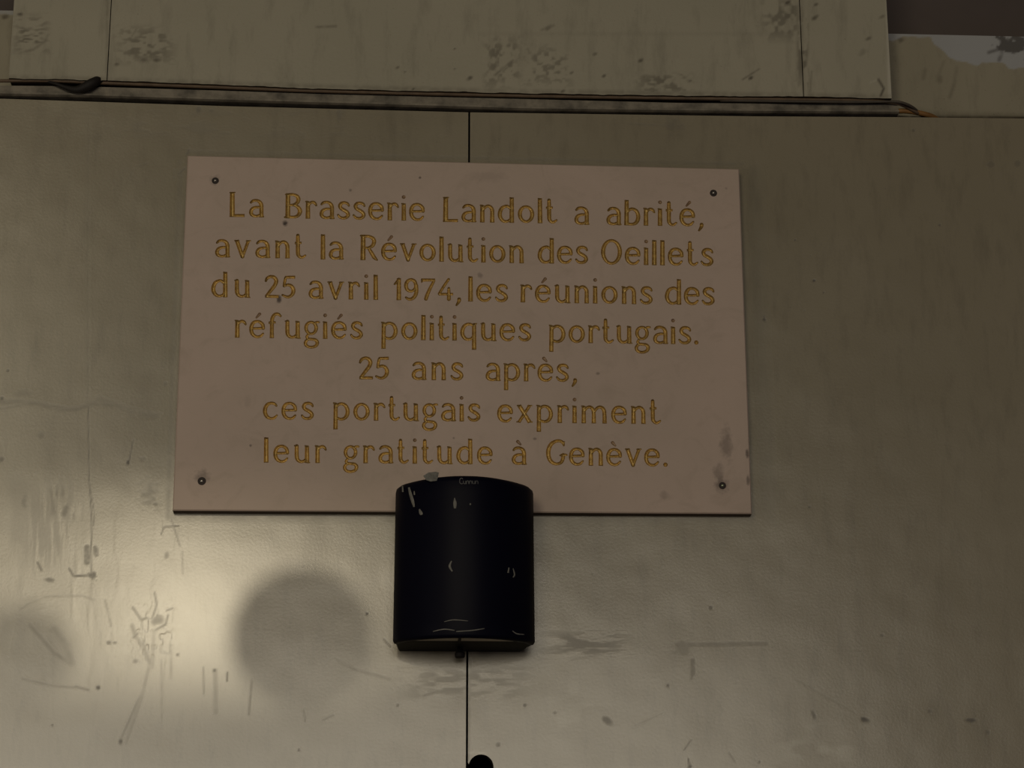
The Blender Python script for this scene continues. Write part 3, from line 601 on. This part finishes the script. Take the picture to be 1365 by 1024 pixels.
# word, left x, right x, baseline y at left and right (photo pixels)
WORDS = [('La', 305.6, 351.7, 289.3, 290), ('Brasserie', 378.6, 566.5, 291, 294.8), ('Landolt', 590, 742.5, 296, 298), ('a', 765.3, 785.5, 299.5, 300), ('abrité,', 808, 938, 300.2, 302),
 ('avant', 286.4, 407.6, 343.2, 345), ('la', 427, 458, 346, 346.4), ('Révolution', 478.8, 698.6, 346.8, 351.2), ('des', 716.8, 783.8, 351.4, 352), ('Oeillets', 801, 951, 352.5, 355),
 ('du', 281.7, 333.5, 396.3, 397), ('25', 352.4, 394.2, 397, 398), ('avril', 411, 504.4, 398.4, 400), ('1974,', 525, 614.8, 400.3, 401.6), ('les', 623.7, 677, 402, 403), ('réunions', 693, 870, 403.2, 406), ('des', 886.4, 952.5, 406, 407.2),
 ('réfugiés', 312.3, 483.8, 450.3, 452.6), ('politiques', 507.3, 708, 453, 455.3), ('portugais.', 731, 931.5, 457, 459.3),
 ('25', 478, 519, 505.8, 506), ('ans', 548.4, 617.6, 506.6, 507.4), ('après,', 647, 769.4, 508, 509.3),
 ('ces', 350.6, 418.3, 559.6, 560), ('portugais', 443.3, 640.4, 560.5, 562.2), ('expriment', 662.7, 880.7, 563.2, 565.6),
 ('leur', 351.3, 434.8, 616.8, 617.6), ('gratitude', 457.5, 657, 617.5, 619.4), ('à', 681, 702.6, 619.6, 619.9), ('Genève.', 727.3, 890.4, 620.3, 622.2)]

# plaque face: a fine grid across the lettering; the letters are cut into it as rounded grooves
LS = 0.00050                                            # grid step, metres
gx0, gz1 = P(272, 240, TH)[0], P(600, 244, TH)[2]
gx1, gz0 = P(962, 600, TH)[0], P(600, 640, TH)[2]
NX = int((gx1-gx0)/LS)+1; NZ = int((gz1-gz0)/LS)+1
Fd = np.full((NZ, NX), -1e3, np.float32); Wd = np.full((NZ, NX), -1, np.int16); Dk = np.zeros((NZ, NX), bool)
def stroke_field(a, b, ra, rb, flat, wid, dark):
    m = max(ra, rb)*1.05 + 2*LS
    i0, i1 = int((min(a[0], b[0])-m-gx0)/LS), int((max(a[0], b[0])+m-gx0)/LS)+2
    j0, j1 = int((min(a[1], b[1])-m-gz0)/LS), int((max(a[1], b[1])+m-gz0)/LS)+2
    i0 = max(i0, 0); j0 = max(j0, 0); i1 = min(i1, NX); j1 = min(j1, NZ)
    if i1 <= i0 or j1 <= j0: return
    X, Z = np.meshgrid(gx0+np.arange(i0, i1)*LS, gz0+np.arange(j0, j1)*LS)
    L = math.hypot(b[0]-a[0], b[1]-a[1]) + 1e-9
    ux, uz = (b[0]-a[0])/L, (b[1]-a[1])/L
    s_ = (X-a[0])*ux + (Z-a[1])*uz; t = np.clip(s_/L, 0, 1)
    if flat:
        pd = np.abs(-(X-a[0])*uz + (Z-a[1])*ux)
        f = np.minimum(ra+(rb-ra)*t-pd, np.minimum(s_, L-s_)*1.5)
    else:
        f = ra+(rb-ra)*t - np.hypot(X-a[0]-t*L*ux, Z-a[1]-t*L*uz)
    sub = Fd[j0:j1, i0:i1]; up = f > sub
    sub[up] = f[up]; Wd[j0:j1, i0:i1][up] = wid; Dk[j0:j1, i0:i1][up] = dark
for wid, (txt, xa, xb, ya, yb) in enumerate(WORDS):
    base = [ACC.get(c, (c, None)) for c in txt]
    ws = [G[b][0] for b, _ in base]
    tot = sum(ws); gapx = (xb-xa-tot)/max(len(txt)-1, 1) if len(txt) > 1 else 0
    A = P(xa, ya, TH); B = P(xb, yb, TH)
    ex = np.array([B[0]-A[0], B[2]-A[2]])/(xb-xa)
    Uq = P((xa+xb)/2, (ya+yb)/2-33, TH) - P((xa+xb)/2, (ya+yb)/2, TH); ez = np.array([Uq[0], Uq[2]])/33
    u = float(np.hypot(*ex)+np.hypot(*ez))/2
    x = 0.0 if len(txt) > 1 else (xb-xa-tot)/2
    for (b, acc), w_ in zip(base, ws):
        for key, dark in ((b, False), (acc, True)):
            if not key: continue
            for st in G[key][1]:
                tf = lambda gx, gy: np.array([A[0], A[2]]) + ex*(x+gx) + ez*gy
                if st[0] == 'S': stroke_field(tf(st[1], st[2]), tf(st[3], st[4]), st[5]/2*u, st[6]/2*u, True, wid, dark)
                elif st[0] == 'D':
                    q = tf(st[1], st[2]); stroke_field(q, q+1e-6, st[3]*u, st[3]*u, False, wid, b == 'i' and st[2] > 20)
                else:
                    pts = st[1]
                    if len(pts) > 2 and len(pts) < 16: pts = [tuple(p) for p in smooth_path(pts, 4)]
                    for p, q in zip(pts[:-1], pts[1:]): stroke_field(tf(p[0], p[1]), tf(q[0], q[1]), p[2]/2*u, q[2]/2*u, False, wid, dark)
        x += w_ + gapx
DEPTH = 0.0025; RAD = 3.0*0.00083
def depth(f): return DEPTH*math.sin(0.5*math.pi*min(max(f, 0)/RAD, 1.0)**0.85)

fv, ff = [], []                     # the stone face
wv = [[] for _ in WORDS]; wf = [[] for _ in WORDS]; wm = [[] for _ in WORDS]; wk = [{} for _ in WORDS]; fk = {}
gxs = gx0+np.arange(NX)*LS; gzs = gz0+np.arange(NZ)*LS
def fvert(key, x, z):
    i = fk.get(key)
    if i is None: i = fk[key] = len(fv); fv.append((x, -TH, z))
    return i
def wvert(w, key, x, z, f):
    i = wk[w].get(key)
    if i is None: i = wk[w][key] = len(wv[w]); wv[w].append((x, -TH+depth(f)*(0.45 if dk else 1.0), z))
    return i
pos = Fd > 0
cellany = pos[:-1, :-1] | pos[1:, :-1] | pos[:-1, 1:] | pos[1:, 1:]
cellall = pos[:-1, :-1] & pos[1:, :-1] & pos[:-1, 1:] & pos[1:, 1:]
rowany = cellany.any(1)
def frect(j0, j1, i0, i1):
    n = [fvert((j0, i0), gxs[i0], gzs[j0]), fvert((j0, i1), gxs[i1], gzs[j0]), fvert((j1, i1), gxs[i1], gzs[j1]), fvert((j1, i0), gxs[i0], gzs[j1])]
    ff.append(n)
j = 0
while j < NZ-1:
    if not rowany[j]:
        k = j
        while k < NZ-1 and not rowany[k]: k += 1
        frect(j, k, 0, NX-1); j = k; continue
    r = cellany[j]; e = np.flatnonzero(np.diff(np.concatenate(([1], r.astype(np.int8), [1]))))
    for a, b in zip(e[::2], e[1::2]): frect(j, j+1, int(a), int(b))
    j += 1
for j, i in zip(*np.nonzero(cellany)):
    j = int(j); i = int(i)
    cs = [(j, i), (j, i+1), (j+1, i+1), (j+1, i)]
    fs = [float(Fd[c]) for c in cs]
    best = cs[int(np.argmax(fs))]; w = int(Wd[best]); dk = int(Dk[best])
    if cellall[j, i]:
        wf[w].append([wvert(w, c, gxs[c[1]], gzs[c[0]], f) for c, f in zip(cs, fs)]); wm[w].append(dk); continue
    for tri in ((0, 1, 2), (0, 2, 3)):
        inn, out = [], []
        for a, b in zip(tri, tri[1:]+tri[:1]):
            ca, cb, fa, fb = cs[a], cs[b], fs[a], fs[b]
            xa_, za_ = gxs[ca[1]], gzs[ca[0]]
            if fa > 0: inn.append(wvert(w, ca, xa_, za_, fa))
            else: out.append(fvert(ca, xa_, za_))
            if (fa > 0) != (fb > 0):
                lo, hi, fl, fh = (ca, cb, fa, fb) if ca < cb else (cb, ca, fb, fa)
                fl = max(fl, -2*LS); fh = max(fh, -2*LS)
                t = fl/(fl-fh); t = min(max(t, .02), .98)
                x_ = gxs[lo[1]]+t*(gxs[hi[1]]-gxs[lo[1]]); z_ = gzs[lo[0]]+t*(gzs[hi[0]]-gzs[lo[0]])
                inn.append(wvert(w, (lo, hi), x_, z_, 0.0)); out.append(fvert((lo, hi), x_, z_))
        if len(inn) >= 3: wf[w].append(inn); wm[w].append(dk)
        if len(out) >= 3: ff.append(out)
# margins of the face out to the slab's real corners, a small chamfer, the sides and the back
g_in = [np.array((gxs[0], -TH, gzs[-1])), np.array((gxs[-1], -TH, gzs[-1])), np.array((gxs[-1], -TH, gzs[0])), np.array((gxs[0], -TH, gzs[0]))]
ctr = sum(qc)/4
ch = 0.0012
q_in = [p + np.array([ch if p[0] < ctr[0] else -ch, 0, ch if p[2] < ctr[2] else -ch]) for p in qc]
def ring(A, B, mi):
    for k in range(4):
        n = len(fv); fv.extend([tuple(A[k]), tuple(A[(k+1) % 4]), tuple(B[(k+1) % 4]), tuple(B[k])]); ff.append([n, n+1, n+2, n+3][::-1]); fm.append(mi)
fm = [0]*len(ff)
ring(q_in, g_in, 0)
mid = [p*np.array([1, 0, 1]) + np.array([0, -TH+ch, 0]) for p in qc]
bck = [p*np.array([1, 0, 1]) + np.array([0, -0.0006, 0]) for p in qc]
ring(mid, q_in, 0); ring(bck, mid, 1)
n = len(fv); fv.extend([tuple(p) for p in bck]); ff.append([n, n+1, n+2, n+3]); fm.append(1)
slab = mesh_obj('slab', fv, ff, [M_stone, M_stone_edge], plaque, False, None, fm)
for wid, (txt, *_r) in enumerate(WORDS):
    mesh_obj('engraved_word', wv[wid], wf[wid], [M_gold, M_gold_dark], plaque, True, None, wm[wid])
for (px, py, r, mat) in ((287, 241, 4.6, M_screw), (951, 257.5, 4.8, M_screw), (269, 641.5, 5.2, M_screw), (963, 647.5, 4.6, M_lit_screw)):
    c = P(px, py, TH); q = r*0.00083
    s_ = MB().lathe(c, [(q*.40, -.0002), (q*.44, .0006), (q*.38, .0012), (q*.26, .0017), (q*.10, .0019)], n=20).build('screw', mat, plaque, True)
    MB().lathe(c, [(q*1.05, -.0002), (q*1.05, .0002), (q*.95, .0004), (q*.42, .0004), (q*.42, -.0002)], n=24, caps=False).build('countersink_ring', M_hole, s_)

# ------------------------------------------------------------------ black box with the curved front
bl, br = P(524.5, 800, .055), P(713.5, 800, .055)
XC, HW = (bl[0]+br[0])/2, (br[0]-bl[0])/2
ZB = P(524, 856, .056)[2]; ZT = P(530, 647, .052)[2]; SAG = 0.045; DS = 0.056
def profile(inset=0.0, front_only=True, n=40):
    """plan of the front cover: short sides, rounded corners, bowed front; (x, d)"""
    hw = HW-inset; out = [(-hw, DS-.012)]
    R_ = (hw*hw+SAG*SAG)/(2*SAG)
    pts = []
    for i in range(n+1):
        a = -1+2*i/n; x = hw*a
        y = DS + SAG*(1-abs(a)**2.15) - 0.007*max(0, abs(a)-.90)**2/.01 - inset
        pts.append((x*(1-0.004*max(0, abs(a)-.9)/.1), y))
    return out + pts + [(hw, DS-.012)]
box = empty('wall_mounted_box', (XC, 0, ZB))
tag(box, 'black bowed-front box with pale splashes, mounted over the bottom edge of the plaque', 'box')
taper = lambda z: 1.0 - 0.012*(z-ZB)/(ZT-ZB)
rings = [(ZB, .0022), (ZB+.0016, .0006), (ZB+.0035, 0), (ZT-.007, 0), (ZT-.0035, .0008), (ZT-.0012, .0028), (ZT, .006)]
rings = [(ZB, .0022), (ZB+.0016, .0006), (ZB+.0035, 0)] + [(ZB+.0035+(ZT-.007-ZB-.0035)*k/14, 0) for k in range(1, 15)] + rings[4:]
v, f = [], []
DIP = 0.0030                       # the cover's lower edge hangs a little in front
dip = lambda d, z: z - DIP*max(0, d-DS)/SAG*max(0, 1-(z-ZB)/.03)
for z, ins in rings:
    for x, d in profile(ins): v.append((XC+x*taper(z), -d, dip(d, z)))
npf = len(profile())
for k in range(len(rings)-1):
    for i in range(npf-1): f.append((k*npf+i, k*npf+i+1, (k+1)*npf+i+1, (k+1)*npf+i))
f.append(tuple((len(rings)-1)*npf+i for i in range(npf)))
# underside lip: a rim, then a recessed plate
n0 = len(v); inner = profile(.006)
inner = [(x, max(d-.001, DS-.012)) for x, d in inner]
for x, d in inner: v.append((XC+x, -d, dip(d, ZB)))
for i in range(npf-1): f.append((i+1, i, n0+i, n0+i+1))
n1 = len(v)
for x, d in inner: v.append((XC+x, -d, dip(d, ZB)+.0010))
for i in range(npf-1): f.append((n0+i+1, n0+i, n1+i, n1+i+1))
f.append(tuple(range(npf-1, -1, -1)) if False else (0, n0, n0+npf-1, npf-1))
mesh_obj('front_cover', v, f, M_shell, box, True)
v = [(XC+x, -d, dip(d, ZB)+.0009) for x, d in inner if abs(x) < HW*.76]
v = [(v[0][0], -DS-.004, ZB+.0009)] + v + [(v[-1][0], -DS-.004, ZB+.0009)]
mesh_obj('underside_plate', v + [(a, b, c+.002) for a, b, c in v], [tuple(range(len(v)))[::-1], tuple(range(len(v), 2*len(v)))], M_under, box)
# rear shell tapering towards the wall
lb, rb = P(530, 867.5, .003), P(695, 868.5, .003)
v, f = [], []
for z, ins in ((lb[2], .002), (lb[2]+.003, 0), (ZT-.006, 0), (ZT-.003, .002)):
    cxm = (lb[0]+rb[0])/2; hb = (rb[0]-lb[0])/2
    v += [(cxm-hb+ins, -.001, z), (XC-HW+.0025+ins, -(DS-.018), max(z, ZB+.0005) if z < ZB+.004 else z), (XC-HW+.0012+ins, -(DS-.010), max(z, ZB) if z < ZB+.004 else z), (XC-HW*.8, -(DS+.004), max(z, ZB+.001)), (XC+HW*.8, -(DS+.004), max(z, ZB+.001)), (XC+HW-.0012-ins, -(DS-.010), max(z, ZB) if z < ZB+.004 else z), (XC+HW-.0025-ins, -(DS-.018), max(z, ZB+.0005) if z < ZB+.004 else z), (cxm+hb-ins, -.001, z)]
for k in range(3):
    for i in range(8):
        i2 = (i+1) % 8; f.append((k*8+i, k*8+i2, k*8+8+i2, k*8+8+i))
f += [tuple(range(8))[::-1], tuple(range(24, 32))]
mesh_obj('rear_shell', v, f, M_shellback, box)
kz = P(613, 869, .022); ks = MB().lathe((kz[0], -.022, kz[2]+.004), [(.0032, 0), (.0032, .0045), (.0050, .0046), (.0054, .0060), (.0054, .0092), (.0046, .0104), (.002, .0108)], axis=(0, 0, -1), n=18)
ks.build('thumb_screw', M_blackrubber, box, True)
sl = P(613, 852, DS+.03); MB().box((sl[0]-.0016, -(DS+SAG-.012), ZB-.0012), (sl[0]+.0016, -(DS+.006), ZB+.0016)).build('underside_rib', M_shellback, box)

def front_d(x):
    a = abs(x-XC)/HW
    return DS + SAG*(1-a**2.15) - 0.007*max(0, a-.90)**2/.01
def front_pt(px, py):
    d = DS+SAG*.8
    for _ in range(12):
        p = P(px, py, d); d = front_d(p[0])
    return p
def splash(pts, ws, h=.0008, name='dried_splash', mat=None):
    """a thin raised dribble lying on the bowed front"""
    v, f = [], []
    path = smooth_path([(a, b, w) for (a, b), w in zip(pts, ws)], 6)
    for k, (a, b, w) in enumerate(path):
        t = np.array(path[min(k+1, len(path)-1)])[:2]-np.array(path[max(k-1, 0)])[:2]; t = t/(np.hypot(*t)+1e-9); nx_, ny_ = -t[1], t[0]
        for q in (-1, -.6, 0, .6, 1):
            p = np.array(front_pt(a+nx_*q*w/2, b+ny_*q*w/2)); p[1] -= h*(1-q*q)**.5 + .0001; v.append(tuple(p))
    m = 5
    for k in range(len(path)-1):
        for i in range(m-1): f.append((k*m+i, k*m+i+1, (k+1)*m+i+1, (k+1)*m+i))
    for k in (0, len(path)-1): f.append(tuple(k*m+i for i in range(m)))
    return mesh_obj(name, v, f, mat or M_splash, box, True)
splash([(545, 650), (547.5, 660), (550, 668), (552, 676)], [2.5, 4, 4, 2.2])
splash([(536.5, 648), (537, 656)], [1.8, 2.2])
splash([(552, 655), (552.5, 660)], [1.6, 2])
splash([(559, 679), (561, 684), (562, 686.5)], [2, 4.5, 3])
splash([(606, 664), (606.5, 671), (606.5, 678)], [1.2, 4.6, 3])
splash([(626, 672), (628, 672.5)], [2.4, 2])
splash([(602, 748), (599.5, 755), (603, 762)], [1.5, 3.2, 1.8])
splash([(678.5, 757), (677.5, 764)], [1.6, 2.4]); splash([(684, 758), (686, 766), (684, 770)], [1.2, 2, 1.6])
splash([(592, 829), (605, 826.5), (624, 828)], [.9, 1.3, .9], .0003); splash([(577, 842), (592, 839), (606, 840.5)], [.9, 1.5, 1.2], .0003); splash([(608, 842), (630, 840.5), (646, 838)], [1.2, 1.5, .9], .0003)
splash([(683, 841), (689, 845), (699, 846)], [.9, 1.6, .9], .0003)
# crumpled pale scrap stuck over the top edge
c0 = np.array(front_pt(575, 640)); v, f = [], []
sc = [(564, 634.5), (571, 630), (581, 629), (585, 630), (584, 636), (582, 641), (574, 642), (568, 640)]
topd = front_d(c0[0])-.004
for (a, b) in sc: v.append(tuple(P(a, b, topd+.0062+random.uniform(-.0008, .0008))))
v.append(tuple(P(575.5, 635.5, topd+.0082)))
for (a, b) in sc: v.append(tuple(P(a, b, topd-.003)))
for k in range(8):
    f.append((k, (k+1) % 8, 8)); f.append(((k+1) % 8, k, 9+k, 9+(k+1) % 8))
f.append(tuple(range(9, 17)))
mesh_obj('stuck_scrap', v, f, M_splash, box)
# worn maker's lettering at the top of the front
MK = {'C': [(5, 6.6), (3.6, 8), (1.6, 7.4), (.6, 4.6), (1, 1.6), (2.8, .2), (5, .8)], 'u': [(0, 4.4), (.2, 1), (1.6, .2), (3, 1), (3.2, 4.4), (3.2, .2)], 'n': [(0, .2), (0, 4.4), (.2, 3.4), (1.6, 4.4), (3, 3.6), (3.2, .2)]}
v, f = [], []
x = 612.0
for chx in 'Cunnun':
    st = MK[chx]
    for (a, b), (c, e) in zip(st[:-1], st[1:]):
        L = math.hypot(c-a, e-b); nx_, ny_ = -(e-b)/L*.45, (c-a)/L*.45; n = len(v)
        for (p_, q_) in ((a+nx_, b+ny_), (a-nx_, b-ny_), (c-nx_, e-ny_), (c+nx_, e+ny_)):
            w_ = np.array(front_pt(x+p_, 645.5-q_)); v.append((w_[0], w_[1]-.0004, w_[2]))
        for q in range(4): v.append((v[n+q][0], v[n+q][1]+.0008, v[n+q][2]))
        f += [tuple(n+i for i in q) for q in ((0, 1, 2, 3), (7, 6, 5, 4), (1, 0, 4, 5), (2, 1, 5, 6), (3, 2, 6, 7), (0, 3, 7, 4))]
    x += 5.6 if chx == 'C' else 4.1
mesh_obj('maker_lettering', v, f, M_mark, box)
